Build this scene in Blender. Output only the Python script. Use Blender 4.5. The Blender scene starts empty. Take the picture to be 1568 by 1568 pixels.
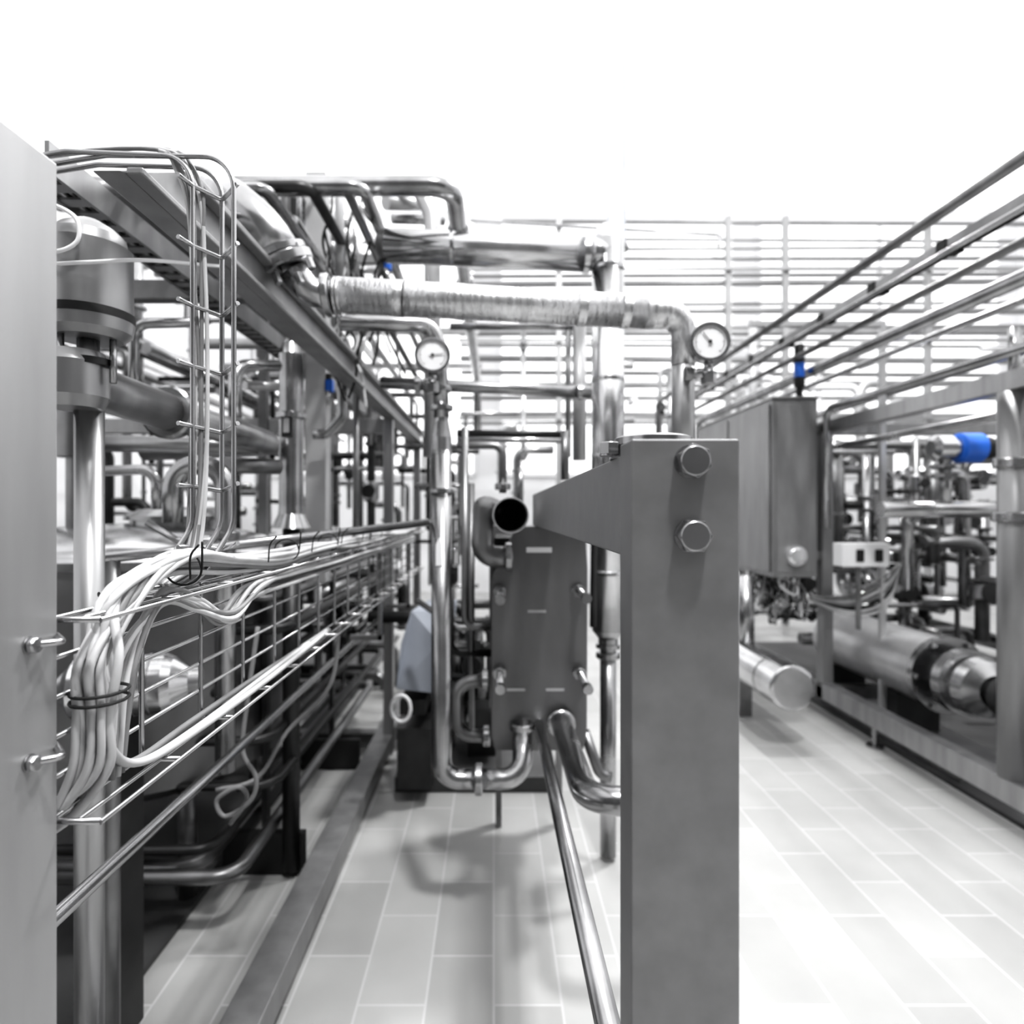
import bpy, bmesh, math, random
from mathutils import Vector, Matrix
R = random.Random(7)
EYE = 1.30
def at(u, v, d):
    """pixel position -> world metre position at an estimated depth d (m along the hall)"""
    return Vector(((u-756)/941*d, d, EYE-(v-784)/941*d))

# ------------------------------------------------------------------ materials
def mat(name, col, rough=.5, metal=0., var=.0, scale=8., bump=0., stretch=(1,1,1), emit=0., rvar=0.):
    m = bpy.data.materials.new(name); m.use_nodes = True
    nt = m.node_tree; b = nt.nodes['Principled BSDF']
    if not isinstance(col, tuple): col = (col, col, col*1.01)
    b.inputs['Base Color'].default_value = (*col, 1)
    b.inputs['Roughness'].default_value = rough
    b.inputs['Metallic'].default_value = metal
    tc = nt.nodes.new('ShaderNodeTexCoord'); mp = nt.nodes.new('ShaderNodeMapping')
    mp.inputs['Scale'].default_value = stretch
    nz = nt.nodes.new('ShaderNodeTexNoise'); nz.inputs['Scale'].default_value = scale
    nz.inputs['Detail'].default_value = 4
    nt.links.new(tc.outputs['Object'], mp.inputs['Vector']); nt.links.new(mp.outputs['Vector'], nz.inputs['Vector'])
    if var:
        r = nt.nodes.new('ShaderNodeValToRGB')
        r.color_ramp.elements[0].position = .3; r.color_ramp.elements[1].position = .7
        r.color_ramp.elements[0].color = (*[c*(1-var) for c in col], 1)
        r.color_ramp.elements[1].color = (*[min(1, c*(1+var)) for c in col], 1)
        nt.links.new(nz.outputs['Fac'], r.inputs['Fac']); nt.links.new(r.outputs['Color'], b.inputs['Base Color'])
    if rvar:
        mr = nt.nodes.new('ShaderNodeMapRange')
        mr.inputs['To Min'].default_value = max(.02, rough-rvar); mr.inputs['To Max'].default_value = rough+rvar
        nt.links.new(nz.outputs['Fac'], mr.inputs['Value']); nt.links.new(mr.outputs['Result'], b.inputs['Roughness'])
    if bump:
        bp = nt.nodes.new('ShaderNodeBump'); bp.inputs['Strength'].default_value = bump
        bp.inputs['Distance'].default_value = .01
        nt.links.new(nz.outputs['Fac'], bp.inputs['Height']); nt.links.new(bp.outputs['Normal'], b.inputs['Normal'])
    if emit:
        b.inputs['Emission Color'].default_value = (1, 1, 1, 1); b.inputs['Emission Strength'].default_value = emit
    return m
POST = mat('blasted_steel', .225, .48, .55, .10, 26, .05, rvar=.06)
COL = mat('frame_steel', .27, .42, .6, .14, 16, .04, (1, 1, .2), rvar=.06)
COLUMN = mat('column_steel', .36, .42, .6, .14, 12, .04, (1, 1, .15), rvar=.06)
BRUSH = mat('brushed_steel', .36, .36, .9, .2, 14, .04, (1, 1, .12), rvar=.1)
PLATE = mat('pressure_plate_steel', .18, .40, .8, .15, 10, .03, (1, 1, .3), rvar=.06)
TANK = mat('tank_steel', .18, .4, .8, .2, 5, .03, rvar=.06)
STEEL = mat('stainless_pipe', .40, .24, 1., .25, 7, .03, rvar=.1)
DULL = mat('dull_steel', .22, .36, .9, .3, 6, .03, rvar=.1)
DARK = mat('dark_steel', .05, .42, .8, .3, 6)
POL = mat('polished_cladding', .58, .20, 1., .18, 5, .10, (1, 1, 1.5), rvar=.08)
FOIL = mat('foil_insulation', .66, .30, .9, .16, 30, .30, (3.5, 1, 1), rvar=.1)
PALE = mat('pale_pipe', .50, .4, .6, .12, 4)
RIM = mat('cut_pipe_edge', .85, .25, .9)
WHITE = mat('white_plastic', .8, .4)
CABLE = mat('cable_sheath', .50, .45, 0, .2, 9)
CABLEG = mat('cable_sheath_grey', .20, .5, 0, .2, 9)
BLACK = mat('black_rubber', .008, .7)
BLUE = mat('blue_enamel', (.02, .13, .55), .35)
GREYB = mat('grey_blue_cover', (.28, .30, .34), .5, 0, .08, 5)
DIAL = mat('dial_white', .72, .5)
CONC = mat('wall_grey', .11, .8, 0, .15, 1.5)
SHADEF = mat('shade_plate_dark', .07, .5, .3, .4, 3)  # dark colour for floor plates that stand in for shade
WALL = mat('wall_white', .85, .8, 0, .04, 1.2)
CEIL = mat('ceiling_fill_glow', .9, .8, 0, .02, 1, emit=1.15)  # glow added to the ceiling to light the hall and keep it white
GLASS = mat('added_glow_pane', .9, .5, emit=.95)  # added glow, whitens the background behind the rack
CLEAR = mat('translucent_hose', (.93, .95, .99), .35)
CLEAR.node_tree.nodes['Principled BSDF'].inputs['Transmission Weight'].default_value = .85
CLEAR.node_tree.nodes['Principled BSDF'].inputs['IOR'].default_value = 1.08

floorm = bpy.data.materials.new('tile_floor'); floorm.use_nodes = True
nt = floorm.node_tree; b = nt.nodes['Principled BSDF']
tc = nt.nodes.new('ShaderNodeTexCoord'); mp = nt.nodes.new('ShaderNodeMapping'); mp.inputs['Rotation'].default_value = (0, 0, math.radians(90))
br = nt.nodes.new('ShaderNodeTexBrick'); br.inputs['Scale'].default_value = 1
br.inputs['Brick Width'].default_value = .36; br.inputs['Row Height'].default_value = .18; br.inputs['Mortar Size'].default_value = .0035
br.inputs['Color1'].default_value = (.50, .50, .495, 1); br.inputs['Color2'].default_value = (.42, .42, .415, 1); br.inputs['Mortar'].default_value = (.60, .60, .60, 1)
nz = nt.nodes.new('ShaderNodeTexNoise'); nz.inputs['Scale'].default_value = 2.5; nz.inputs['Detail'].default_value = 6
mx = nt.nodes.new('ShaderNodeMixRGB'); mx.blend_type = 'MULTIPLY'; mx.inputs['Fac'].default_value = .35
for a, c in ((tc.outputs['Object'], mp.inputs['Vector']), (mp.outputs['Vector'], br.inputs['Vector']), (tc.outputs['Object'], nz.inputs['Vector']),
             (br.outputs['Color'], mx.inputs['Color1']), (nz.outputs['Fac'], mx.inputs['Color2']), (mx.outputs['Color'], b.inputs['Base Color'])):
    nt.links.new(a, c)
b.inputs['Roughness'].default_value = .38

# ------------------------------------------------------------------ mesh builder
def V(*a): return Vector(a)
def fillet(pts, rad):
    out = [pts[0]]
    for i in range(1, len(pts)-1):
        p = pts[i]; a = p-pts[i-1]; c = pts[i+1]-p
        la, lc = a.length, c.length
        if la < 1e-6 or lc < 1e-6: continue
        a = a/la; c = c/lc; ang = a.angle(c)
        if ang < .06: out.append(p); continue
        t = min(rad*math.tan(ang/2), .48*la, .48*lc); r = t/math.tan(ang/2)
        n = (c-a*a.dot(c)).normalized(); s = p-a*t; ce = s+n*r
        k = max(3, int(ang/.16))
        for j in range(k+1):
            th = ang*j/k
            out.append(ce+(-n*math.cos(th)+a*math.sin(th))*r)
    out.append(pts[-1]); return out
def spline(pts, k=7):
    P = [pts[0]*2-pts[1]]+list(pts)+[pts[-1]*2-pts[-2]]; out = []
    for i in range(1, len(P)-2):
        for j in range(k):
            t = j/k; a, b_, c, d = P[i-1], P[i], P[i+1], P[i+2]
            out.append(.5*((2*b_)+(c-a)*t+(2*a-5*b_+4*c-d)*t*t+(3*b_-a-3*c+d)*t**3))
    out.append(P[-2]); return out
class M:
    def __init__(s, name, bevel=0): s.name = name; s.bm = bmesh.new(); s.mats = []; s.bevel = bevel
    def mi(s, m):
        if m not in s.mats: s.mats.append(m)
        return s.mats.index(m)
    def rings(s, cs, rs, m, seg=16, cap=True, capstart=True):
        mi = s.mi(m); n = len(cs); T = []
        for i in range(n):
            a = cs[max(0, i-1)]; b_ = cs[min(n-1, i+1)]; T.append((b_-a).normalized())
        t0 = T[0]; up = V(0, 0, 1) if abs(t0.z) < .9 else V(1, 0, 0)
        x = (up-t0*up.dot(t0)).normalized(); prev = []; first = None
        for i in range(n):
            if i: x = (x-T[i]*x.dot(T[i])).normalized()
            y = T[i].cross(x)
            ring = [s.bm.verts.new(cs[i]+(x*math.cos(2*math.pi*k/seg)+y*math.sin(2*math.pi*k/seg))*rs[i]) for k in range(seg)]
            if prev:
                for k in range(seg):
                    f = s.bm.faces.new((prev[k], prev[(k+1) % seg], ring[(k+1) % seg], ring[k])); f.smooth = True; f.material_index = mi
            else: first = ring
            prev = ring
        if cap:
            for r_, rev in ((first, True), (prev, False)):
                if rev and not capstart: continue
                f = s.bm.faces.new(r_[::-1] if rev else r_); f.material_index = mi
        return s
    def pipe(s, pts, r, m=None, bend=None, seg=16, cap=True):
        m = m or STEEL
        c = fillet([Vector(p) for p in pts], bend if bend is not None else r*3)
        return s.rings(c, [r]*len(c), m, seg, cap)
    def cable(s, pts, r, m=None, seg=7, k=7):
        c = spline([Vector(p) for p in pts], k); return s.rings(c, [r]*len(c), m or CABLE, seg)
    def lathe(s, o, ax, prof, m, seg=24, cap=True):
        o = Vector(o); ax = Vector(ax).normalized(); mi = s.mi(m)
        up = V(0, 0, 1) if abs(ax.z) < .9 else V(1, 0, 0)
        x = (up-ax*up.dot(ax)).normalized(); y = ax.cross(x)
        mk = lambda t, r: [s.bm.verts.new(o+ax*t+(x*math.cos(2*math.pi*k/seg)+y*math.sin(2*math.pi*k/seg))*r) for k in range(seg)]
        for i in range(len(prof)-1):
            (t0, r0), (t1, r1) = prof[i], prof[i+1]
            A = mk(t0, max(r0, 1e-4)); B = mk(t1, max(r1, 1e-4))
            if i == 0 and cap and r0 > 1e-3: f = s.bm.faces.new(mk(t0, r0)[::-1]); f.material_index = mi
            if i == len(prof)-2 and cap and r1 > 1e-3: f = s.bm.faces.new(mk(t1, r1)); f.material_index = mi
            for k in range(seg):
                f = s.bm.faces.new((A[k], A[(k+1) % seg], B[(k+1) % seg], B[k])); f.smooth = True; f.material_index = mi
        return s
    def dome(s, o, ax, r, h, m, seg=28):
        pr = [(h*math.sin(a), r*math.cos(a)) for a in [math.pi/2*i/8 for i in range(9)]]
        o = Vector(o); ax = Vector(ax).normalized()
        return s.rings([o+ax*t for t, _ in pr], [max(q, 1e-4) for _, q in pr], m, seg, cap=False)
    def flange(s, o, ax, r, t=.012, m=None):
        o = Vector(o); ax = Vector(ax).normalized()
        return s.lathe(o-ax*t, ax, [(0, r*.9), (t*.3, r), (t*1.7, r), (t*2, r*.9)], m or STEEL)
    def box(s, lo, hi, m):
        mi = s.mi(m); lo, hi = Vector(lo), Vector(hi)
        v = [s.bm.verts.new((x, y, z)) for z in (lo.z, hi.z) for y in (lo.y, hi.y) for x in (lo.x, hi.x)]
        for q in ((0, 2, 3, 1), (4, 5, 7, 6), (0, 1, 5, 4), (2, 6, 7, 3), (0, 4, 6, 2), (1, 3, 7, 5)):
            f = s.bm.faces.new([v[k] for k in q]); f.material_index = mi
        return s
    def prism(s, poly, vec, m):
        mi = s.mi(m); vec = Vector(vec); A = [s.bm.verts.new(p) for p in poly]; B = [s.bm.verts.new(Vector(p)+vec) for p in poly]
        n = len(A); fs = [s.bm.faces.new(A), s.bm.faces.new(B[::-1])]
        for k in range(n): fs.append(s.bm.faces.new((A[k], B[k], B[(k+1) % n], A[(k+1) % n])))
        for f in fs: f.material_index = mi
        return s
    def bar(s, a, b_, w, h, m):
        a, b_ = Vector(a), Vector(b_); t = (b_-a).normalized(); up = V(0, 0, 1) if abs(t.z) < .9 else V(0, 1, 0)
        x = t.cross(up).normalized(); y = x.cross(t)
        return s.prism([a+x*w/2+y*h/2, a-x*w/2+y*h/2, a-x*w/2-y*h/2, a+x*w/2-y*h/2], b_-a, m)
    def hexbolt(s, o, ax, r, h, m=None, washer=True, rot=0.2):
        m = m or STEEL; o = Vector(o); ax = Vector(ax).normalized(); up = V(0, 0, 1) if abs(ax.z) < .9 else V(1, 0, 0)
        x = (up-ax*up.dot(ax)).normalized(); y = ax.cross(x)
        if washer: s.lathe(o, ax, [(0, r*1.0), (h*.15, r*1.0)], m); o = o+ax*h*.15
        ring = lambda t, q: [o+ax*t+(x*math.cos(rot+math.pi*k/3)+y*math.sin(rot+math.pi*k/3))*q for k in range(6)]
        s.prism(ring(0, r), ax*h*.85, m)
        s.lathe(o+ax*h*.85, ax, [(0, r*.85), (h*.05, r*.80)], m, 30)
        return s
    def finish(s):
        bmesh.ops.recalc_face_normals(s.bm, faces=s.bm.faces)
        me = bpy.data.meshes.new(s.name); s.bm.to_mesh(me); s.bm.free()
        for m in s.mats: me.materials.append(m)
        o = bpy.data.objects.new(s.name, me); bpy.context.collection.objects.link(o)
        if s.bevel:
            md = o.modifiers.new('bevel', 'BEVEL'); md.width = s.bevel; md.segments = 2; md.limit_method = 'ANGLE'; md.angle_limit = .7
        return o
def group(name, parts):
    e = bpy.data.objects.new(name, None); bpy.context.collection.objects.link(e)
    for p in parts: p.parent = e
    return e

# ------------------------------------------------------------------ room
X0, X1, Y0, Y1, H = -4.2, 8.5, -4.0, 10.0, 6.2
M('floor').box((X0, Y0, -.1), (X1, Y1, 0), floorm).finish()
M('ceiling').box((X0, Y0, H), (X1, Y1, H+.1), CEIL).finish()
M('wall_left').box((X0-.1, Y0, 0), (X0, Y1, 1.15), CONC).box((X0-.1, Y0, 1.15), (X0, Y1, H), WALL).finish()
M('wall_right').box((X1, Y0, 0), (X1+.1, Y1, H), WALL).finish()
M('wall_far').box((X0, Y1, 0), (X1, Y1+.1, H), WALL).finish()
M('wall_near').box((X0, Y0-.1, 0), (X1, Y0, H), CONC).finish()
for i, (a, c) in enumerate(((-3.6, -.3), (.1, 3.9), (4.3, 8.2))):
    w = M('added_glow_window_%d' % (i+1)); w.box((a, Y1-.03, 1.9), (c, Y1-.005, 6.0), GLASS)  # glowing panes added to brighten the far wall
    for x in (a, (a+c)/2, c): w.box((x-.03, Y1-.06, 1.9), (x+.03, Y1-.005, 6.0), WALL)
    w.box((a, Y1-.06, 1.87), (c, Y1-.005, 1.93), WALL); w.finish()
M('shade_plate').box((-4.1, .75, .0), (-.98, 6.4, .02), SHADEF).finish()  # dark sheet added on the floor in place of shade, left side
M('shade_plate').box((2.17, 2.2, .0), (4.28, 6.05, .02), SHADEF).finish()  # same added dark sheet for the shaded floor under the right skid

# ------------------------------------------------------------------ foreground heat exchanger (post + carrying bar + plates)
p1 = M('support_post', .0018); px0, px1, py0, py1, pz = .1278, .2284, .57, .622, 1.3678
p1.box((px0, py0, 0), (px1, py1, pz), POST)
p1 = p1.finish()
p2 = M('post_bolts', .0005)
for vv in (707, 820):
    c = at(1058, vv, .57); p2.hexbolt((c.x, .57, c.z), (0, -1, 0), .0160, .014, STEEL, True, .15 if vv == 707 else .5)
p2 = p2.finish()
p3 = M('carrying_bar', .002)
p3.box((.128, .6225, 1.2565), (.200, 2.02, 1.357), POST); p3 = p3.finish()
p4 = M('bar_cap', .0006)
p4.lathe((.172, .665, 1.357), (0, 0, 1), [(0, .046), (.014, .046), (.014, .041), (.022, .041), (.024, .037)], STEEL, 40)
p4.hexbolt((.122, .645, 1.3585), (0, 0, 1), .011, .014, STEEL)
p4.prism([(.2290, .60, 1.352), (.2400, .60, 1.354), (.2330, .60, 1.368)], (0, .004, 0), WHITE)
p4 = p4.finish()
hx = M('pressure_plate', .004)
D = 2.0
poly = [at(u, v, D) for u, v in ((788, 812), (796, 806), (890, 806), (897, 816), (900, 870), (899, 1120), (893, 1150), (758, 1150), (752, 1130), (752, 895), (757, 878))]
hx.prism(poly, (0, .04, 0), PLATE); hx = hx.finish()
pk = M('plate_pack')
c0, c1 = at(757, 825, D), at(893, 1140, D)
for i in range(26):
    y = 2.05+i*.018
    pk.box((c0.x+.004*(i % 2), y, c1.z), (c1.x-.004*(i % 2), y+.011, c0.z), DULL if i % 2 else BLACK)
pk.box((c0.x-.02, 2.53, c1.z-.05), (c1.x+.02, 2.57, c0.z+.03), PLATE)
pk = pk.finish()
tr = M('tie_rods')
for u, v in ((763, 905), (886, 903), (763, 1028), (888, 1028)):
    a = at(u, v, D); sx = -1 if u < 800 else 1
    tr.pipe([(a.x-sx*.004, 1.80, a.z), (a.x-sx*.004, 2.6, a.z)], .011, STEEL, seg=12)
    tr.hexbolt((a.x-sx*.004, 1.985, a.z), (0, -1, 0), .022, .022, STEEL)
    tr.lathe((a.x-sx*.004, 1.79, a.z), (0, 1, 0), [(0, .015), (.03, .015)], STEEL, 12)
tr.box(at(806, 838, 1.998), at(845, 846, 1.999)+V(0, -.003, 0), WHITE)
for u, v in ((790, 1056), (850, 1056), (822, 936)): tr.box(at(u-14, v-2, 1.998), at(u+14, v+2, 1.999)+V(0, -.002, 0), PALE)
tr = tr.finish()
lo = M('lower_guide_bar'); lo.pipe([(.150, .6225, .63), (.146, 2.6, .60)], .0175, STEEL)
for x in (.02, .27): lo.box((x-.012, 2.53, 0), (x+.012, 2.57, .56), DULL)
lo = lo.finish()
group('plate_heat_exchanger', [p1, p2, p3, p4, hx, pk, tr, lo])

q = M('heat_exchanger_outlet_pipe')
q.pipe([(.217, 1.995, .62), (.217, 1.42, .632), (.45, 1.42, .632), (.45, 1.42, 0)], .033, STEEL, .075, 20)
q.flange((.217, 1.975, .62), (0, 1, 0), .046); q.finish()
q = M('open_ended_pipe')
a = at(782, 789, 1.70)
q.rings([a, a+V(-.01, .27, 0)], [.048, .048], STEEL, 28, cap=False)
q.rings([a+V(0, .004, 0), a+V(-.01, .26, 0)], [.0450, .0450], BLACK, 28, cap=True, capstart=False)  # bore coloured black to paint in the shade inside the steel pipe
q.lathe(a+V(0, -.004, 0), (0, 1, 0), [(.010, .0448), (0, .0468), (0, .0500), (.004, .0505), (.010, .0500), (.010, .048)], RIM, 32, cap=False)
q.pipe([a+V(-.01, .27, 0), at(748, 776, 1.99), at(740, 776, 1.97), at(738, 852, 1.95), at(781, 853, 1.97)], .035, DULL, .07, 18)
q.flange(at(779, 853, 1.97), (1, 0, 0), .047); q.finish()

q = M('riser_pipe')
d = 1.9
q.pipe([at(676, 690, d), at(676, 1193, d), at(736, 1193, d)], .0315, STEEL, .075, 22)
q.pipe([at(736, 1193, d), at(800, 1193, d), at(800, 1105, d+.1)], .0315, STEEL, .065, 22)
q.flange(at(733, 1193, d), (1, 0, 0), .048); q.flange(at(676, 752, d), (0, 0, 1), .037, .008); q.flange(at(799, 1112, d+.09), (0, 0, 1), .04)
q.lathe(at(676, 695, d), (0, 0, 1), [(0, .0315), (.05, .0315), (.1, .022), (.13, .022)], STEEL)
q.pipe([at(676, 640, d), at(673, 560, d), at(668, 497, d), at(520, 494, d-.1)], .024, STEEL, .06, 18)
q.flange(at(676, 625, d), (0, 0, 1), .036, .008); q.flange(at(675, 596, d), (0, 0, 1), .034, .008)
q.pipe([at(655, 800, d), at(674, 800, d), at(678, 765, d)], .011, STEEL, .05)
x0 = at(669, 850, d)
q.prism([V(x0.x, 1.866, x0.z-.03), V(x0.x+.02, 1.866, x0.z-.03), V(x0.x+.02, 1.866, x0.z+.035), V(x0.x+.01, 1.866, x0.z+.055), V(x0.x, 1.866, x0.z+.035)], (0, .003, 0), WHITE)
q.finish()

def gauge(u, v, d, r, ang):
    q = M('pressure_gauge'); o = at(u, v, d)
    ax = V(-.12*(1 if u > 756 else -1), -1, 0).normalized()
    q.lathe(o-ax*.02, ax, [(0, r*.85), (0, r), (.036, r), (.040, r*1.02), (.043, r), (.043, r*.86), (.036, r*.86)], STEEL, 40)
    q.lathe(o+ax*.0172, ax, [(0, r*.85), (.0005, .001)], DIAL, 40, cap=False)
    x = ax.cross(V(0, 0, 1)).normalized()*-1; z = V(0, 0, 1)
    for k in range(31):
        t = math.radians(225-270*k/30); dr = x*math.cos(t)+z*math.sin(t); L = .13 if k % 5 == 0 else .07
        q.bar(o+ax*.0185+dr*r*(.76-L), o+ax*.0185+dr*r*.76, r*.022, .0006, BLACK)
    dr = x*math.cos(ang)+z*math.sin(ang)
    q.bar(o+ax*.0205-dr*r*.2, o+ax*.0205+dr*r*.62, r*.05, .001, BLACK)
    q.lathe(o+ax*.02, ax, [(0, r*.09), (.003, r*.09)], BLACK, 16)
    q.rings([o+z*-r*.95, o+z*-r*1.5], [.012, .012], STEEL, 12); q.hexbolt(o-z*r*1.5, (0, 0, -1), .02, .03, STEEL)
    return q
g = gauge(662, 546, 1.84, .052, .15); g.pipe([at(662, 585, 1.84), at(668, 600, 1.88)], .016, STEEL); g.finish()
g = gauge(1085, 526, 1.62, .0505, 2.2); g.pipe([at(1080, 572, 1.62), at(1045, 572, 1.68)], .014, STEEL); g.hexbolt(at(1060, 572, 1.65), (-1, 0, 0), .019, .02, DULL); g.finish()

q = M('insulated_transfer_pipe')
L = at(512, 454, 1.56); L.z = 1.852; Rr = at(1046, 480, 1.69); Rr.z = 1.845
q.pipe([L, at(985, 478, 1.675)], .045, FOIL, seg=28)
c = fillet([at(980, 478, 1.675), Rr, at(1046, 560, 1.69)], .07)
n = len(c); q.rings(c, [.045-.013*min(1, i/(n-2)) for i in range(n)], FOIL, 26)
q.pipe([at(1046, 520, 1.69), at(1046, 742, 1.69)], .031, BRUSH, seg=22)
q.pipe([at(1046, 735, 1.69), at(1046, 1100, 1.69), at(1046, 1400, 1.69)+V(0, .0, 0)], .029, STEEL)
for u in (520, 514): q.lathe(at(u, 454, 1.56), (1, 0, 0), [(0, .048), (.006, .048)], FOIL)
for u in (600, 690, 790, 880, 950):
    f = (u-512)/(985-512); o = L.lerp(at(985, 478, 1.675), f); q.lathe(o, (1, 0, -.1), [(0, .0462), (.022, .0462)], FOIL, 28, cap=False)
q.flange(at(502, 452, 1.555), (1, .0, .1), .054, .01)
q.pipe([at(505, 452, 1.555), at(470, 447, 1.54), at(448, 412, 1.52)], .036, STEEL, .06, 20)
q.finish()
q = M('suction_elbow_pipe')
q.flange(at(438, 400, 1.5), (-.35, -.25, .9), .066, .014); q.flange(at(430, 386, 1.5), (-.35, -.25, .9), .062, .01)
q.pipe([at(434, 392, 1.5), at(402, 345, 1.48), at(355, 305, 1.5), at(330, 292, 1.8), at(90, 300, 2.0)], .049, STEEL, .12, 22)
for k in range(6):
    t = k*math.pi/3; q.hexbolt(at(438+34*math.cos(t), 396+26*math.sin(t), 1.47), (.35, .0, -.9), .010, .03, STEEL, False)
q.finish()

q = M('clad_exhaust_duct')
d = 2.3
q.pipe([at(592, 376, 2.35), at(905, 390, d)], .064, POL, seg=28)
q.dome(at(594, 376, 2.35), (-1, 0, 0), .064, .05, DULL)
q.lathe(at(690, 380, 2.33), (1, 0, 0), [(0, .066), (.01, .066)], POL); q.lathe(at(893, 390, d), (1, 0, 0), [(0, .068), (.02, .068)], POL)
q.pipe([at(931, 370, d), at(931, 965, d)], .060, POL, seg=28)
q.dome(at(931, 372, d), (0, 0, 1), .060, .075, POL)
q.pipe([at(900, 390, d), at(931, 388, d)], .060, POL, seg=28)
for v in (415, 585, 700, 880): q.lathe(at(931, v, d), (0, 0, 1), [(0, .062), (.012, .062)], POL)
q.lathe(at(931, 965, d), (0, 0, -1), [(0, .06), (.03, .036), (.05, .036), (.05, .045), (.065, .045), (.065, .03), (.09, .03)], STEEL)
q.pipe([at(931, 990, d), at(931, 1180, d), at(931, 1310, d)], .030, STEEL)
q.flange(at(931, 1003, d), (0, 0, 1), .045)
q.finish()
a = at(944, 380, 2.55)
q = M('vent_hose'); q.pipe([a, (a.x, a.y, 6.2)], .038, CLEAR, seg=20); q.flange(a, (0, 0, 1), .05); q.flange((a.x, a.y, 6.18), (0, 0, 1), .05, .01, WHITE); q.finish()

q = M('cross_transfer_pipes')
q.pipe([at(583, 586, 2.4), at(905, 601, 2.4)], .024, STEEL); q.flange(at(640, 589, 2.4), (1, 0, 0), .034); q.flange(at(888, 600, 2.4), (1, 0, 0), .03)
q.pipe([at(887, 500, 2.5), at(887, 705, 2.5)], .027, PALE); q.pipe([at(870, 505, 2.5), at(870, 700, 2.6)], .012, STEEL)
q.pipe([at(890, 500, 2.5), at(690, 500, 2.6)], .014, STEEL)
q.pipe([at(700, 663, 2.5), at(872, 666, 2.5)], .014, DARK); q.pipe([at(700, 672, 2.7), at(872, 675, 2.7)], .012, STEEL)
q.pipe([at(700, 682, 2.3), at(770, 682, 2.3), at(770, 755, 2.3)], .014, DULL, .04); q.flange(at(770, 745, 2.3), (0, 0, 1), .03)
q.pipe([at(712, 655, 2.2), at(712, 960, 2.2), at(760, 960, 2.2)], .013, DULL, .04); q.pipe([at(722, 740, 2.3), at(722, 1130, 2.3)], .012, DULL)
q.pipe([at(748, 1042, 2.1), at(700, 1045, 2.1), at(700, 1126, 2.1), at(750, 1127, 2.1)], .022, DULL, .06)
q.flange(at(743, 1042, 2.1), (1, 0, 0), .035); q.flange(at(745, 1127, 2.1), (1, 0, 0), .035)
q.pipe([at(752, 1000, 2.3), at(690, 1000, 2.3), at(690, 900, 2.3)], .014, DARK)
q.pipe([at(797, 715, 2.5), at(797, 770, 2.5)], .012, STEEL); q.pipe([at(865, 660, 2.4), at(865, 735, 2.4)], .016, DULL)
q.pipe([at(911, 700, 2.2), at(908, 960, 2.2)], .012, DARK)
q.pipe([at(895, 1120, 2.1), at(918, 1185, 2.1), at(935, 1190, 2.1)], .018, DULL, .05)
q.pipe([at(752, 960, 2.3), at(700, 962, 2.3), at(640, 920, 2.5)], .012, STEEL, .04)
q.finish()

# ------------------------------------------------------------------ left column, trays
q = M('steel_column', .002); q.box((-.56, .46, 0), (-.42, .592, 1.635), COLUMN)
for v in (986, 1165):
    c = at(36, v, .56)
    q.pipe([(-.42, .555, c.z), (-.40, .57, c.z), (-.428, .60, c.z)], .0035, STEEL, .006)
    q.hexbolt((-.4195, .555, c.z), (1, 0, 0), .008, .008, STEEL)
q.finish()

q = M('cable_tray_basket'); tx = -.431; zt, zb = 1.195, .998
wr = .0026
ys = [.60+.152*i for i in range(19)]
for i, y in enumerate(ys):
    q.pipe([(tx+.048, y, zt), (tx, y, zt), (tx, y, zb), (tx+.048, y, zb)], wr*1.3, STEEL, .006, 8)
for k in range(6):
    z = zb+(zt-zb)*k/5; q.pipe([(tx-.003, .598, z), (tx-.003, 3.35, z)], wr, STEEL, seg=8)
for z in (zt, zb):
    q.pipe([(tx+.048, .598, z), (tx+.048, 3.35, z)], wr, STEEL, seg=8); q.pipe([(tx+.024, .598, z), (tx+.024, 3.35, z)], wr*.9, STEEL, seg=8)
for y in (2.4, 3.2): q.box((tx-.02, y-.01, .8), (tx-.006, y+.01, 1.25), DULL); q.box((-.56, y-.01, .8), (tx-.006, y+.01, .82), DULL)
q.finish()

q = M('cable_bundle'); rr = random.Random(3)
for i in range(20):
    j = lambda s: rr.uniform(-s, s)
    ox, oz = j(.018), j(.015); mt = CABLE if i % 4 else CABLEG
    bx, by = -.408+j(.018), .640+j(.022)
    if i % 9 == 0: tail = [V(-.405+j(.014), 1.5, 1.012), V(-.405+j(.014), 1.1, 1.010), V(-.408+j(.014), .84+j(.03), 1.008), V(bx, .70, 1.015), V(bx, by+.01, 1.05)]
    else: tail = [V(-.75, .68+j(.02), .90+j(.04)), V(-.60, .66+j(.01), .935+j(.02)), V(-.47, by, .975+j(.015)), V(bx-.008, by, 1.03)]
    pts = tail+[V(bx+j(.004), by+j(.006), 1.09), V(bx+j(.006), by+j(.006), 1.15), V(-.41+j(.014), .675+j(.02), 1.208+j(.01)), V(-.405+ox, .78+j(.02), 1.238+oz), V(-.405+ox, .95, 1.222+oz)]
    for y in (1.15, 1.4, 1.7, 2.1, 2.6, 3.1): pts.append(V(-.405+ox+j(.008), y, 1.210+oz+j(.010)))
    q.cable(pts, .0037+.0012*rr.random(), mt)
for i in range(10):
    j = lambda s: rr.uniform(-s, s)
    ox, oz = j(.014), j(.012)
    pts = [V(-.42+j(.01), .68+j(.02), 1.01), V(-.415+j(.01), .70+j(.02), 1.13), V(-.41, .76, 1.195+j(.01)), V(-.405, .84, 1.175+j(.01)), V(-.40+ox, .92, 1.140+oz)]
    for y in (1.02, 1.2, 1.5, 1.9, 2.4, 3.0): pts.append(V(-.40+ox+j(.006), y, 1.170+oz+j(.008)))
    q.cable(pts, .0038, CABLE if i % 3 else CABLEG)
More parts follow.
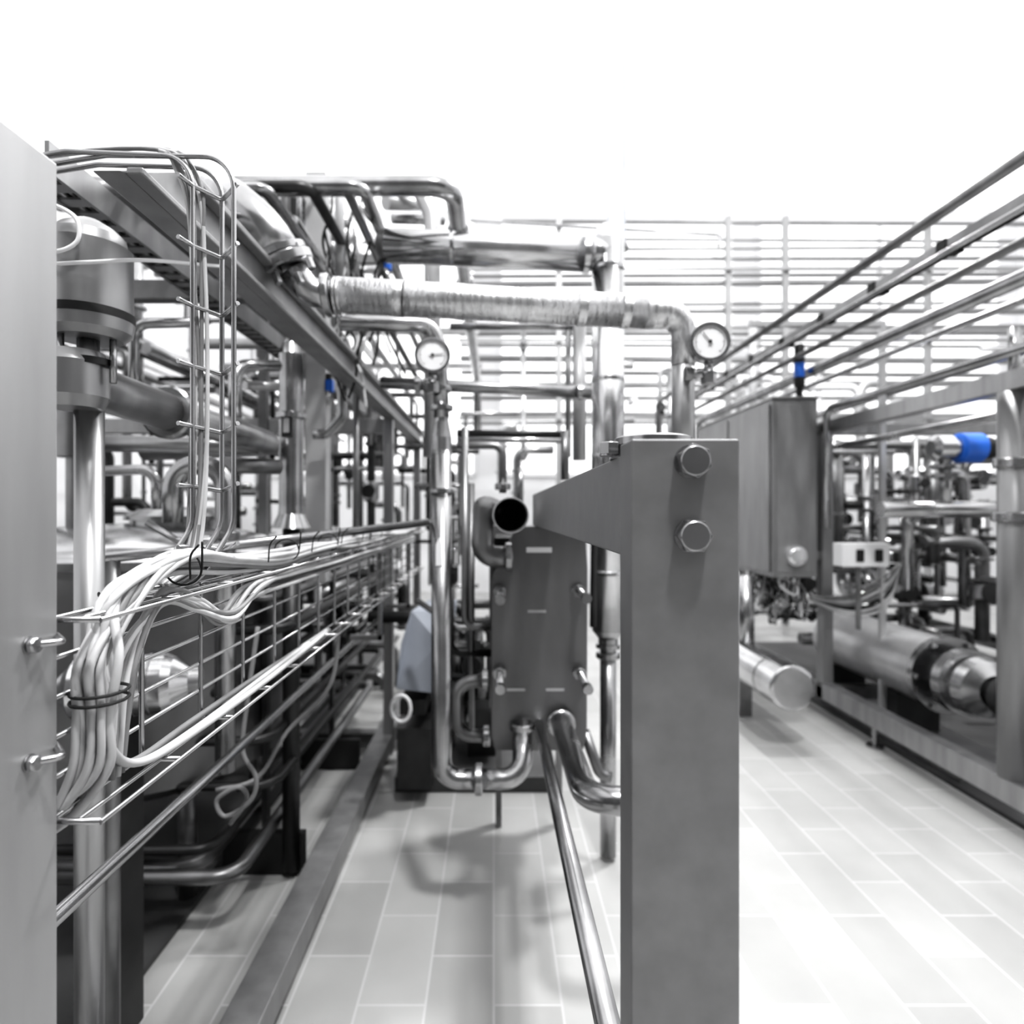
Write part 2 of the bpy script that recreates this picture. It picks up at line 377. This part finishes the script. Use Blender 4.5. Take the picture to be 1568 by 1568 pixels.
for z in (1.105, 1.114): q.cable([V(-.410+.026*math.cos(t), .640+.028*math.sin(t), z) for t in [k*.7 for k in range(10)]], .0018, BLACK)
for y in (.80, 1.2, 1.5, 1.9): q.cable([V(-.404+.024*math.cos(t), y, 1.226+.021*math.sin(t)) for t in [k*.7 for k in range(10)]]+[V(-.37, y-.02, 1.262)], .0014, BLACK)
for y in (.78, 1.05, 1.3, 1.55, 1.8, 2.1):
    c = V(-.385, y, 1.215); q.cable([c, c+V(.01, -.02, .03), c+V(.025, -.03, .045)], .0013, BLACK)
q.finish()
q = M('riser_cable_tray'); dd = .90
xs = [at(u, 0, dd).x for u in (295, 326, 358)]
zt2 = 1.84
for i, x in enumerate(xs):
    y = dd+(.03 if i == 1 else 0)
    q.pipe([(x-.6, y+.12, zt2-.002*i), (x-.2, y+.02, zt2-.003*i), (x, y, zt2-.02), (x, y, 1.28), (x-.03, y-.05, 1.20), (x-.06, y-.12, 1.195)], .0038, STEEL, .05, 8)
z = 1.25
while z < 1.82:
    q.pipe([(xs[0]-.006, dd-.03, z), (xs[0], dd, z), (xs[1], dd+.03, z-.006), (xs[2]+.006, dd, z+.004)], .0034, STEEL, .006, 8); z += .088
for k in range(6):
    x = xs[0]-.004+k*.004
    q.cable([V(x-.6, 1.02, 1.85), V(x-.12, .93, 1.85), V(x-.02+rr.uniform(-.01, .01), .915, 1.80), V(x+rr.uniform(-.012, .004), .915, 1.65), V(x+rr.uniform(-.008, .008), .91, 1.4), V(x-.003, .89, 1.24), V(x-.02, .84, 1.2)], .0030, CABLE if k % 2 else CABLEG)
q.finish()

# ------------------------------------------------------------------ left skid frame
q = M('equipment_skid_frame', .003)
za, zb2 = 1.80, 1.895
q.prism([(-.59, .90, za), (-.59, 4.6, za), (-.59, 4.6, zb2), (-.59, 1.07, zb2)], (.045, 0, 0), COL)
q.box((-.545, 1.07, zb2-.014), (-.52, 4.6, zb2), COL); q.box((-.545, .91, za), (-.52, 4.6, za+.012), COL)
q.box((-.59, 3.28, 0), (-.54, 3.34, za), BRUSH); q.box((-.59, 4.5, 0), (-.54, 4.56, za), BRUSH)
q.box((-.64, .2, .03), (-.545, 4.9, .11), COL)
q.box((-2.4, 3.3, .03), (-.64, 3.38, .11), DULL); q.box((-2.4, 3.28, 1.72), (-.59, 3.34, 1.80), COL)
q.box((-2.4, 1.9, 1.96), (-.59, 1.95, 2.02), DULL)
q.box((-2.45, 3.25, 0), (-2.38, 3.32, 2.4), DULL)
for y in (.5, 1.8, 3.1, 4.4): q.box((-.63, y, 0), (-.56, y+.06, .03), DARK)
q.finish()
q = M('perforated_cable_channel')
for x in (-.86, -.80): q.box((x-.004, 1.1, 1.91), (x+.004, 4.2, 1.965), BRUSH)
y = 1.1
while y < 4.2: q.box((-.856, y, 1.915), (-.804, y+.03, 1.92), BRUSH); y += .055
for y in (2.2, 3.2): q.box((-.85, y, 1.965), (-.81, y+.02, 2.4), DULL)
for k in range(7): q.cable([V(-.85+.007*k, 1.1, 1.93), V(-.848+.006*k, 2.2, 1.935+rr.uniform(0, .01)), V(-.85+.007*k, 4.2, 1.93)], .004, BLACK if k % 2 else CABLE)
q.finish()
q = M('skid_handrail_pipe'); q.pipe([(-.60, .66, .11), (-.60, .66, .745), (-.60, 3.28, .745)], .0115, POL, .05); q.finish()
q = M('condensate_pipe')
q.pipe([at(120, 858, 1.25), at(330, 838, 1.45), at(655, 800, 1.9)], .0115, STEEL, .2); q.pipe([at(225, 800, 1.5), at(272, 828, 1.5), at(330, 828, 1.5)], .008, STEEL)
q.finish()

q = M('valve_actuator')
c = at(135, 510, 1.10)
q.lathe(c, (0, 0, 1), [(-.012, .055), (0, .070), (.022, .074), (.022, .071), (.15, .071), (.15, .064), (.17, .06), (.185, .045), (.20, .02)], BRUSH, 36)
q.lathe(c, (0, 0, 1), [(.02, .0745), (.035, .0745)], DARK, 36)
q.rings([c+V(0, 0, -.01), c+V(0, 0, -.09)], [.018, .018], STEEL, 14); q.lathe(c+V(0, 0, -.06), (0, 0, 1), [(0, .04), (.012, .04)], DARK)
for k in range(3):
    t = k*2.1; q.rings([c+V(.045*math.cos(t), .045*math.sin(t), -.01), c+V(.045*math.cos(t), .045*math.sin(t), -.09)], [.006, .006], STEEL, 8)
q.cable([c+V(-.05, -.07, .15), c+V(-.02, -.08, .19), c+V(.03, -.08, .17), c+V(.035, -.08, .13), c+V(.0, -.085, .11), c+V(-.05, -.08, .13), c+V(-.03, -.09, .09), c+V(.05, -.09, .09), c+V(.13, -.05, .11), c+V(.19, .1, .16)], .0035, WHITE, k=9)
q.finish()
q = M('product_header_pipe')
q.pipe([(-.75, 1.14, .02), (-.75, 1.14, 1.528)], .025, BRUSH, .05)
q.pipe([(-.95, 1.10, 1.535), (-.75, 1.10, 1.535), (-.75, 1.42, 1.53)], .042, BRUSH, .05, 24)
q.flange((-.75, 1.42, 1.53), (0, 1, 0), .062, .016, STEEL)
q.pipe([(-.75, 1.42, 1.53), (-.75, 2.1, 1.53), (-1.3, 2.3, 1.53)], .038, BRUSH, .12, 22)
q.lathe((-.75, 1.10, 1.585), (0, 0, -1), [(0, .048), (.02, .055), (.08, .055), (.10, .045)], BRUSH)
q.pipe([at(165, 850, 1.3), at(165, 1320, 1.3), V(at(165, 0, 1.3).x, 1.3, .02)], .024, DULL); q.lathe(at(165, 900, 1.3), (0, 0, 1), [(0, .03), (.01, .03)], STEEL)
q.finish()
q = M('swan_neck_pipes')
q.pipe([at(265, 800, 1.75), at(265, 712, 1.75), at(345, 712, 1.75), at(345, 860, 1.75), at(345, 1180, 1.75)], .028, STEEL, .07, 20)
q.flange(at(345, 820, 1.75), (0, 0, 1), .04)
q.pipe([at(205, 640, 1.6), at(205, 496, 1.6), at(300, 494, 1.65)], .013, STEEL, .04)
q.pipe([at(125, 678, 2.0), at(425, 684, 2.1)], .028, BRUSH); q.pipe([at(345, 712, 1.9), at(425, 715, 2.1)], .026, DULL)
q.pipe([at(140, 760, 1.9), at(140, 722, 1.9), at(240, 718, 1.9), at(240, 780, 1.9)], .016, STEEL, .05)
q.pipe([at(360, 640, 1.9), at(360, 560, 1.9), at(425, 560, 2.05)], .02, STEEL, .06); q.pipe([at(375, 590, 2.0), at(425, 592, 2.1)], .015, PALE)
q.finish()
q = M('separator_vessel')
c = at(446, 800, 2.2)
q.lathe(c, (0, 0, 1), [(-.02, .07), (.0, .06), (.03, .045), (.06, .043), (.60, .043), (.64, .03), (.66, .01)], STEEL, 28)
q.flange(c+V(0, 0, .38), (0, 0, 1), .055); q.box(c+V(-.018, -.052, .30), c+V(.018, -.04, .38), DARK); q.box(c+V(-.01, -.056, .315), c+V(.01, -.05, .365), PALE)
q.pipe([c, c+V(0, 0, -c.z+.02)], .03, DARK)
q.pipe([c+V(0, 0, .64), c+V(0, 0, 1.1), c+V(0, 1.2, 1.1)], .016, STEEL)
q.finish()
q = M('process_tank')
c = V(-1.32, 2.35, 0)
q.lathe(c, (0, 0, 1), [(.30, .10), (.34, .35), (.42, .50), (1.14, .50)], TANK, 48, cap=True)
q.dome(c+V(0, 0, 1.14), (0, 0, 1), .50, .12, POL, 48); q.lathe(c, (0, 0, 1), [(1.12, .515), (1.145, .515)], STEEL, 48)
q.lathe(c+V(.1, 0, 1.22), (0, 0, 1), [(0, .15), (.05, .15), (.05, .17), (.065, .17), (.09, .12), (.10, .02)], STEEL, 30)
q.lathe(c+V(-.2, -.1, 1.2), (0, 0, 1), [(0, .04), (.3, .04), (.3, .07), (.5, .07), (.52, .04)], DULL, 20)
for k in range(4):
    t = math.pi/4+k*math.pi/2; q.rings([c+V(.42*math.cos(t), .42*math.sin(t), .45), c+V(.42*math.cos(t), .42*math.sin(t), 0)], [.03, .03], DULL, 12)
q.finish()
q = M('drive_motor')
q.lathe((-1.04, 1.50, .87), (1, .25, 0), [(-.02, .03), (0, .05), (.02, .075), (.22, .075), (.24, .066), (.275, .035), (.30, .035)], POL, 28)
for k in range(5): q.lathe((-1.04+.036*(k+1), 1.50+.009*(k+1), .87), (1, .25, 0), [(0, .079), (.006, .079)], STEEL, 28)
q.box((-1.0, 1.48, 0), (-.9, 1.58, .81), DARK)
q.finish()
q = M('motor_cover', .008)
q.prism([at(614, 985, 2.7), at(630, 935, 2.8), at(680, 935, 2.8), at(672, 985, 2.7), at(664, 1062, 2.7), at(606, 1055, 2.7)], (.04, .35, 0), GREYB)
q.box(at(612, 1095, 2.72), at(660, 1050, 2.95), BLACK)
q.box(at(608, 1210, 2.72), at(668, 1090, 2.95), DARK)
q.rings(spline([at(614+15*math.cos(t), 1085+20*math.sin(t), 2.6) for t in [i*.628 for i in range(11)]]), [.008]*(10*7+1), WHITE, 8)
q.finish()

q = M('hose_coil')
q.cable([at(395, 960, 1.6), at(378, 1080, 1.6), at(372, 1150, 1.6), at(392, 1190, 1.6), at(384, 1225, 1.6), at(345, 1250, 1.6), at(332, 1225, 1.6), at(365, 1205, 1.6), at(378, 1225, 1.62), at(352, 1262, 1.62)], .006, CABLEG, k=9)
q.cable([at(520, 960, 1.8), at(505, 1050, 1.8), at(440, 1120, 1.8), at(395, 1190, 1.75), at(330, 1210, 1.7)], .006, CABLEG)
q.finish()
q = M('floor_level_pipe_bank')
for i, (x, z, r, m) in enumerate(((-.78, .20, .022, DULL), (-.86, .26, .016, DARK), (-.93, .18, .026, DULL), (-.71, .42, .014, DARK), (-.74, .55, .016, DARK), (-.80, .70, .02, DARK), (-.72, .9, .018, DARK), (-.76, 1.0, .014, DULL))):
    q.pipe([(x-.6, 1.85+.04*i, z), (x, 1.85+.04*i, z), (x, 3.9, z), (x-.5, 3.9, z)], r, m, .08)
for y in (2.2, 3.1):
    q.box((-.97, y, 0), (-.68, y+.03, .15), DARK); q.box((-.83, y, .15), (-.81, y+.03, 1.05), DARK)
q.finish()

# dense background pipework (random but real structure)
def pipework(name, n, xr, yr, zr, seed, rr_=(.012, .034), mats=(STEEL, DULL, DARK, STEEL, PALE), vert=.5):
    g = random.Random(seed); q = M(name)
    for i in range(n):
        x, y, r = g.uniform(*xr), g.uniform(*yr), g.uniform(*rr_); m = g.choice(mats); z0 = g.uniform(zr[0], zr[0]+(zr[1]-zr[0])*.6)
        zcap = min(zr[1], 1.3+.53*y)      # height limit rising with distance; pipework stays below it
        z0 = min(z0, zcap-.3); z1 = min(zcap, z0+g.uniform(.4, 1.6))
        if g.random() < vert:
            pts = [V(x, y, z0), V(x, y, z1)]
            if g.random() < .6: pts.append(V(x+g.choice((-1, 1))*g.uniform(.15, .5), y, z1))
            if g.random() < .5: pts.insert(0, V(x, y+g.choice((-1, 1))*g.uniform(.15, .5), z0))
            q.pipe(pts, r, m, r*2.5, 12)
            for k in range(g.randint(1, 3)): q.flange((x, y, g.uniform(z0+.1, z1-.1)), (0, 0, 1), r*1.55, .01, m)
            if g.random() < .35:
                zz = (z0+z1)/2; q.lathe((x, y, zz-.07), (0, 0, 1), [(0, r*1.2), (.02, r*2), (.12, r*2), (.14, r*1.2)], g.choice((DARK, STEEL, DULL)), 14)
                q.rings([V(x, y, zz), V(x+.0, y-.09, zz)], [r*.6, r*.6], STEEL, 8); q.lathe((x, y-.09, zz), (0, -1, 0), [(0, r*1.6), (.015, r*1.6)], g.choice((DARK, BLACK, STEEL)), 14)
        elif g.random() < .55:
            w = g.uniform(.5, 1.4); z = g.uniform(zr[0], zcap); pts = [V(max(xr[0], x-w/2), y, z), V(min(xr[1], x+w/2), y, z)]
            if g.random() < .6: pts.append(V(pts[-1].x, y, z-g.uniform(.2, .5)))
            q.pipe(pts, r, m, r*2.5, 12); q.flange((x, y, z), (1, 0, 0), r*1.5, .01, m)
        else:
            z = g.uniform(zr[0], min(zr[1], 1.3+.53*yr[0])); q.pipe([V(x, yr[0]+g.uniform(0, .5), z), V(x, yr[1]-g.uniform(0, .8), z)], r*.8, m, seg=12)
    return q
pipework('valve_manifold', 75, (-2.9, -.74), (3.4, 6.4), (.15, 2.3), 11, mats=(STEEL, DULL, DARK, STEEL, BRUSH)).finish()
pipework('overhead_pipework', 66, (-3.2, -.85), (2.6, 6.4), (2.0, 4.6), 5, (.012, .045), (STEEL, PALE, DULL, STEEL, POL)).finish()
pipework('low_level_pipework', 50, (-2.6, -.80), (2.9, 5.5), (.08, 1.0), 19, (.02, .05), (DARK, DULL, DARK, DULL), .35).finish()
pipework('valve_cluster', 26, (-.50, -.2), (3.3, 5.5), (.2, 2.2), 23, (.008, .02), (STEEL, DULL, DARK)).finish()
q = pipework('added_dark_machinery', 20, (-.42, -.02), (3.0, 3.8), (.12, .75), 61, (.015, .035), (DARK, DULL, DARK), .4)  # machinery added behind the plates to darken a bright gap
q.box((-.46, 2.85, 0), (.30, 4.1, .07), SHADEF)  # dark base plate painting in the floor shadow here
for x, z in ((-.28, .30), (-.06, .28)):
    q.lathe((x, 3.0, z), (0, 1, 0), [(0, .06), (.02, .10), (.35, .10), (.38, .07), (.42, .13), (.50, .13), (.52, .05)], DARK, 28)
    q.box((x-.07, 3.1, .07), (x+.07, 3.3, z-.08), DARK)
q.finish()
q = M('pipe_bridge')
for x, z, r, m in ((-.15, 2.50, .036, STEEL), (-.45, 2.42, .022, STEEL), (-.52, 2.44, .018, DULL), (-.62, 2.40, .02, DARK), (-.70, 2.30, .014, STEEL), (-.75, 2.36, .02, DULL), (-.8, 2.2, .016, STEEL), (-.9, 2.32, .026, DARK), (-1.05, 2.2, .03, DULL), (-1.0, 2.05, .02, STEEL), (-.68, 2.05, .012, STEEL), (-.64, 2.0, .012, DULL)):
    y0 = (z-EYE)/.54+.04
    q.pipe([(x-1.2, y0, z), (x, y0, z), (x, 5.6, z-.02), (x, 5.6, z-.5)], r, m, r*2.5)
for y in (3.0, 4.2, 5.2): q.box((-1.15, y, 2.52), (-.1, y+.04, 2.56), BRUSH); q.box((-1.15, y, 0), (-1.11, y+.04, 2.52), DULL)
for y in (2.6, 3.2, 3.9): q.flange((-.15, y, 2.49), (0, 1, 0), .048)
q.finish()
q = M('riser_duct'); a = at(483, 430, 2.6); q.box((a.x-.043, 2.6, 1.0), (a.x+.043, 2.68, 2.74), PALE)
def upb(u, v0, d, r, m): a = at(u, v0, d); b_ = at(u, 266, d); q.pipe([a, b_, b_+V(0, 1.2, 0)], r, m, .06)
upb(520, 480, 2.5, .02, PALE); upb(437, 440, 2.4, .018, DULL); upb(458, 440, 2.4, .011, STEEL)
q.pipe([at(545, 600, 2.7), at(545, 850, 2.7)], .014, DULL); q.pipe([at(522, 480, 2.5), at(524, 640, 2.5), at(500, 665, 2.5), at(480, 665, 2.5)], .02, STEEL, .05)
q.finish()
q = M('coiled_control_cables'); g = random.Random(9)
for k in range(18):
    u0 = g.uniform(490, 600); v0 = g.uniform(270, 400); pts = [at(u0, v0, 2.4)]
    for s in range(6): u0 += g.uniform(-14, 22); v0 += g.uniform(22, 48); pts.append(at(u0, v0, 2.4+g.uniform(-.08, .08)))
    q.cable(pts, .005, g.choice((CABLE, CABLEG, BLACK)))
q.finish()
for (u, v, d) in ((503, 590, 2.6), (592, 402, 2.6)):
    q = M('solenoid_valve'); q.box(at(u-6, v+9, d), at(u+6, v-9, d)+V(0, .03, 0), BLUE); q.rings([at(u, v+9, d+.01), at(u, v+30, d+.01)], [.012, .012], STEEL, 10); q.lathe(at(u, v-9, d+.012), (0, 0, 1), [(0, .014), (.02, .014), (.025, .008)], BLACK, 12)
    q.finish()
q = M('return_duct')
q.pipe([at(585, 282, 3.0), at(640, 284, 3.0), at(662, 330, 3.0), at(662, 700, 3.0)], .040, PALE, .1); q.pipe([at(590, 310, 3.0), at(660, 312, 3.2)], .035, PALE); q.pipe([at(600, 335, 3.1), at(680, 338, 3.2)], .025, STEEL)
q.finish()

# ------------------------------------------------------------------ far pipe rack
q = M('pipe_rack'); g = random.Random(4)
RACK = mat('rack_pipe_grey', .38, .45, .5, .12, 4)
for v in (345, 366, 385, 402, 418, 441, 462, 480, 497, 516, 530, 549, 566, 590, 612, 634, 650):
    y = 7.4+g.uniform(-.2, .2); z = EYE+(784-v)/941*7.4; q.pipe([(-.4 if v > 380 else .1, y, z), (7.6, y, z+g.uniform(-.05, .05))], g.choice((.022, .030, .040)), RACK, seg=10)
for x in (.75, 2.7, 3.36, 5.0, 6.6):
    q.box((x-.03, 7.05, 0), (x+.03, 7.11, 4.7), RACK)
for v in (410, 520, 640): z = EYE+(784-v)/941*7; q.box((-.4, 7.0, z-.02), (7.6, 7.05, z+.02), RACK)
q.pipe([at(720, 338, 7.0), at(1106, 360, 7.0), at(1100, 375, 6.8)], .02, STEEL)
q.finish()
pipework('far_process_pipework', 50, (-.3, 6.5), (6.0, 6.95), (.6, 3.2), 31, (.02, .05), (PALE, WHITE, PALE, STEEL)).finish()

# ------------------------------------------------------------------ right overhead lines
q = M('overhead_product_pipes')
for x, z, r, m in ((1.60, 2.37, .020, DULL), (1.90, 2.27, .017, DULL), (2.0, 2.185, .032, STEEL), (1.74, 2.30, .011, STEEL), (2.15, 2.16, .016, STEEL)):
    q.pipe([(x, 1.2, z), (x, 6.0, z), (x, 6.0, z-.6)], r, m, .08)
for y in (3.6, 5.6): q.box((1.5, y, 2.39), (2.3, y+.03, 2.42), PALE); q.box((2.27, y, 0), (2.3, y+.03, 2.39), PALE)
q.finish()
q = M('overhead_cable_tray')
for x in (1.77, 1.83): q.box((x-.003, 1.3, 2.325), (x+.003, 6.0, 2.365), DULL)
for k in range(54): q.box((1.77, 1.3+k*.085, 2.33), (1.83, 1.315+k*.085, 2.335), DARK)
for k in range(4): q.cable([V(1.78+.012*k, 1.3, 2.345), V(1.78+.012*k, 3, 2.35), V(1.78+.012*k, 6, 2.345)], .006, BLACK)
for k in range(9): q.box((1.762, 1.5+k*.45, 2.318), (1.838, 1.55+k*.45, 2.37), BLACK)
q.finish()

# ------------------------------------------------------------------ right machine skid
q = M('pump_skid_frame', .004)
q.box((2.07, 1.4, .12), (2.15, 4.0, .22), BRUSH); q.box((2.07, 3.87, .2), (2.14, 3.94, 1.86), COL); q.box((2.07, 1.4, 1.79), (2.14, 3.94, 1.87), BRUSH)
q.box((2.07, 3.87, .12), (4.4, 3.95, .2), DULL); q.box((4.3, 1.4, .12), (4.38, 6.2, .2), DULL); q.box((2.07, 4.0, .12), (2.15, 6.2, .22), DULL)
q.box((4.3, 3.87, .2), (4.37, 3.94, 1.86), DULL); q.box((2.07, 3.87, 1.79), (4.37, 3.94, 1.86), COL); q.box((2.07, 6.1, .2), (2.14, 6.17, 1.86), DULL)
for y in (2.1, 3.4, 4.8): q.lathe((2.11, y, 0), (0, 0, 1), [(0, .045), (.012, .045), (.02, .016), (.12, .016)], STEEL, 16)
for y in (3.5, 6.1): q.lathe((4.34, y, 0), (0, 0, 1), [(0, .045), (.012, .045), (.02, .016), (.12, .016)], STEEL, 16)
q.finish()
q = M('machine_column')
q.pipe([(2.115, 2.5, .22), (2.115, 2.5, 1.79)], .055, COL, seg=24); q.flange((2.115, 2.5, 1.28), (0, 0, 1), .075, .02); q.flange((2.115, 2.5, 1.50), (0, 0, 1), .07, .02)
q.pipe([(2.115, 2.5, 1.87), (2.115, 2.5, 2.05)], .02, STEEL)
q.finish()
q = M('skid_return_pipe'); q.pipe([(2.03, 1.4, 1.93), (2.03, 3.75, 1.93), (2.03, 3.75, 1.2)], .02, STEEL, .08)
q.pipe([(2.2, 2.2, 1.72), (2.2, 4.3, 1.72), (2.8, 4.3, 1.72)], .018, STEEL, .08); q.pipe([(2.35, 1.8, 2.02), (2.35, 2.7, 2.02), (2.35, 4.6, 2.0)], .024, STEEL); q.finish()
q = M('control_cabinet', .006)
cx0, cx1, cy0, cy1, cz0, cz1 = 1.725, 2.0, 3.8, 5.2, .895, 2.0
q.box((cx0, cy0, cz0), (cx1, cy1, cz1), COL); q.box((cx0-.012, cy0+.03, cz0+.03), (cx0-.001, cy0+.68, cz1-.03), COL); q.box((cx0-.012, cy0+.71, cz0+.03), (cx0-.001, cy1-.03, cz1-.03), COL)
q.box((cx0-.01, cy0-.02, cz1), (cx1+.01, cy1, cz1+.012), BRUSH)
q.box((cx0+.02, cy0-.006, cz0+.03), (cx1-.02, cy0-.0005, cz1-.03), COL)
q.box((1.99, 3.88, 1.0), (2.07, 3.93, 1.05), DULL); q.box((1.99, 3.88, 1.8), (2.07, 3.93, 1.85), DULL)
q.lathe((1.86, cy0-.006, 1.03), (0, -1, 0), [(0, .062), (.03, .062), (.03, .05), (.036, .05), (.04, .042)], RIM, 28)
q.finish()
q = M('signal_beacon'); c = V(1.915, 3.85, 2.012)
q.lathe(c, (0, 0, 1), [(0, .02), (.07, .02), (.07, .032), (.13, .032)], BLACK, 20); q.lathe(c, (0, 0, 1), [(.131, .032), (.22, .032)], BLUE, 20); q.lathe(c, (0, 0, 1), [(.221, .034), (.25, .034), (.25, .03), (.33, .03), (.34, .02)], DARK, 20); q.finish()
q = M('cabinet_wiring'); g = random.Random(12)
for k in range(30):
    x = g.uniform(1.73, 1.98); y = g.uniform(3.85, 4.4); L = g.uniform(.1, .32)
    q.cable([V(x, y, .895), V(x+g.uniform(-.05, .05), y, .895-L*.6), V(x+g.uniform(-.15, .08), y-.05, .895-L), V(x+g.uniform(-.12, .12), y+.03, .895-L*.5), V(x+g.uniform(-.1, .1), y+.1, .9)], .007, g.choice((CABLE, CABLEG, BLACK, STEEL)))
for k in range(7):
    q.cable([V(2.0, 3.95, .75), V(2.15, 3.7, .68+.02*k), V(2.3, 3.6, .75+.03*k), V(2.38, 3.6, 1.0)], .008, g.choice((CABLE, BLACK, CABLEG)))
q.finish()
q = M('insulated_pipe')
q.lathe((1.6, 3.28, .355), (0, 1, 0), [(0, .105), (.006, .118), (.012, .123), (.9, .123)], POL, 36); q.lathe((1.6, 3.5, .355), (0, 1, 0), [(0, .127), (.012, .127)], POL, 36)
q.pipe([(1.6, 4.1, .355), (1.6, 5.5, .355)], .09, POL); q.pipe([(1.6, 3.9, .355), (1.6, 3.9, .9)], .05, STEEL)
for y in (3.9, 4.9): q.box((1.56, y, 0), (1.64, y+.05, .26), DULL)
q.finish()
q = M('centrifugal_pump')
PUMP = mat('pump_casing', .52, .36, .8, .1, 8)
o = V(2.42, 0, .43)
q.lathe(o+V(0, 3.30, 0), (0, 1, 0), [(0, .12), (.0, .170), (.02, .190), (1.0, .190), (1.05, .15), (1.1, .10)], PUMP, 40)
q.lathe(o+V(0, 3.26, 0), (0, 1, 0), [(0, .205), (.04, .205)], STEEL, 36)
q.lathe(o+V(0, 3.26, 0), (0, -1, 0), [(0, .10), (.07, .10), (.07, .16), (.09, .17), (.15, .17), (.15, .14), (.20, .15), (.26, .14), (.30, .08)], STEEL, 36)
q.lathe(o+V(0, 2.96, 0), (0, -1, 0), [(0, .05), (.06, .05), (.06, .10), (.12, .10), (.12, .04), (.2, .04)], DARK, 24)
q.pipe([o+V(0, 2.8, 0), o+V(0, 2.7, 0), o+V(.6, 2.7, 0)], .04, DULL, .1)
for k in range(6): t = k*math.pi/3; q.hexbolt(o+V(.185*math.cos(t), 3.255, .185*math.sin(t)), (0, -1, 0), .014, .02, STEEL, False)
for y in (3.5, 4.2): q.box((2.3, y, .05), (2.54, y+.1, .27), DARK)
q.box((2.2, 2.9, .02), (2.62, 4.5, .05), DULL)
q.finish()
q = M('junction_box', .005); a = at(1290, 868, 3.5); c = at(1362, 832, 3.5)
q.box((a.x, 3.5, a.z), (c.x, 3.6, c.z), WHITE)
for u in (1318, 1347): w = at(u, 851, 3.49); q.box(w+V(-.022, -.0, -.035), w+V(.022, .008, .035), BLACK)
q.pipe([(a.x+.12, 3.55, a.z), (a.x+.12, 3.55, .62)], .015, DULL)
q.finish()
q = M('actuator_motor')
a = at(1490, 686, 3.3)
q.lathe(a+V(-.09, 0, 0), (1, 0, 0), [(0, .06), (.01, .08), (.12, .08), (.13, .06)], BLUE, 28); q.lathe(a+V(.04, 0, 0), (1, 0, 0), [(0, .06), (.04, .06), (.04, .05), (.10, .05)], DARK, 20)
q.lathe(a+V(-.09, 0, 0), (-1, 0, 0), [(0, .05), (.04, .05), (.04, .07), (.12, .07), (.14, .04)], POL, 24)
q.rings([a+V(-.15, 0, -.05), a+V(-.15, 0, -.35)], [.03, .03], STEEL, 14); q.flange(a+V(-.15, 0, -.15), (0, 0, 1), .09); q.flange(a+V(-.15, 0, -.10), (0, 0, 1), .07)
q.pipe([a+V(-.5, 0, -.33), a+V(.5, 0, -.33)], .045, STEEL); q.pipe([a+V(-.15, 0, -.33), a+V(-.15, .3, -.33), a+V(-.15, .3, -.8)], .03, STEEL)
q.finish()
pipework('process_pipework', 105, (2.2, 4.25), (4.6, 6.2), (.25, 1.85), 41, (.018, .05), (STEEL, DULL, STEEL, DULL, DARK)).finish()
pipework('pump_valve_manifold', 34, (2.8, 4.2), (3.0, 3.8), (.3, 1.5), 44, (.018, .045), (STEEL, DULL, STEEL), .35).finish()
pipework('rear_pipework', 44, (4.5, 7.8), (3.6, 5.9), (.2, 2.6), 47, (.02, .05), (PALE, STEEL, DULL, PALE)).finish()

# ------------------------------------------------------------------ lights, camera
def area(name, loc, rot, size, power, sy=None):
    l = bpy.data.lights.new(name, 'AREA'); l.energy = power; l.size = size
    if sy: l.shape = 'RECTANGLE'; l.size_y = sy
    o = bpy.data.objects.new(name, l); o.location = loc; o.rotation_euler = rot; bpy.context.collection.objects.link(o)
area('ceiling_lamp', (.75, -.5, 5.6), (0, 0, 0), .4, 260)
area('ceiling_lamp', (2.0, 3.6, 5.9), (0, 0, 0), .5, 260)
w = bpy.data.worlds.new('world'); bpy.context.scene.world = w; w.use_nodes = True
w.node_tree.nodes['Background'].inputs[0].default_value = (.8, .8, .8, 1); w.node_tree.nodes['Background'].inputs[1].default_value = .3
cam = bpy.data.cameras.new('camera'); co = bpy.data.objects.new('camera', cam); bpy.context.collection.objects.link(co)
co.location = (0, 0, EYE); co.rotation_euler = (math.pi/2, 0, 0)
cam.sensor_width = 36; cam.lens = 941/1568*36; cam.shift_x = 28/1568; cam.clip_start = .02
cam.dof.use_dof = True; cam.dof.focus_distance = .80; cam.dof.aperture_fstop = 3.2
sc = bpy.context.scene; sc.camera = co
sc.view_settings.view_transform = 'Standard'
for lk in ('Medium High Contrast', 'High Contrast', 'None'):
    try:
        sc.view_settings.look = lk; break
    except TypeError: pass
print('LOOK', sc.view_settings.look)
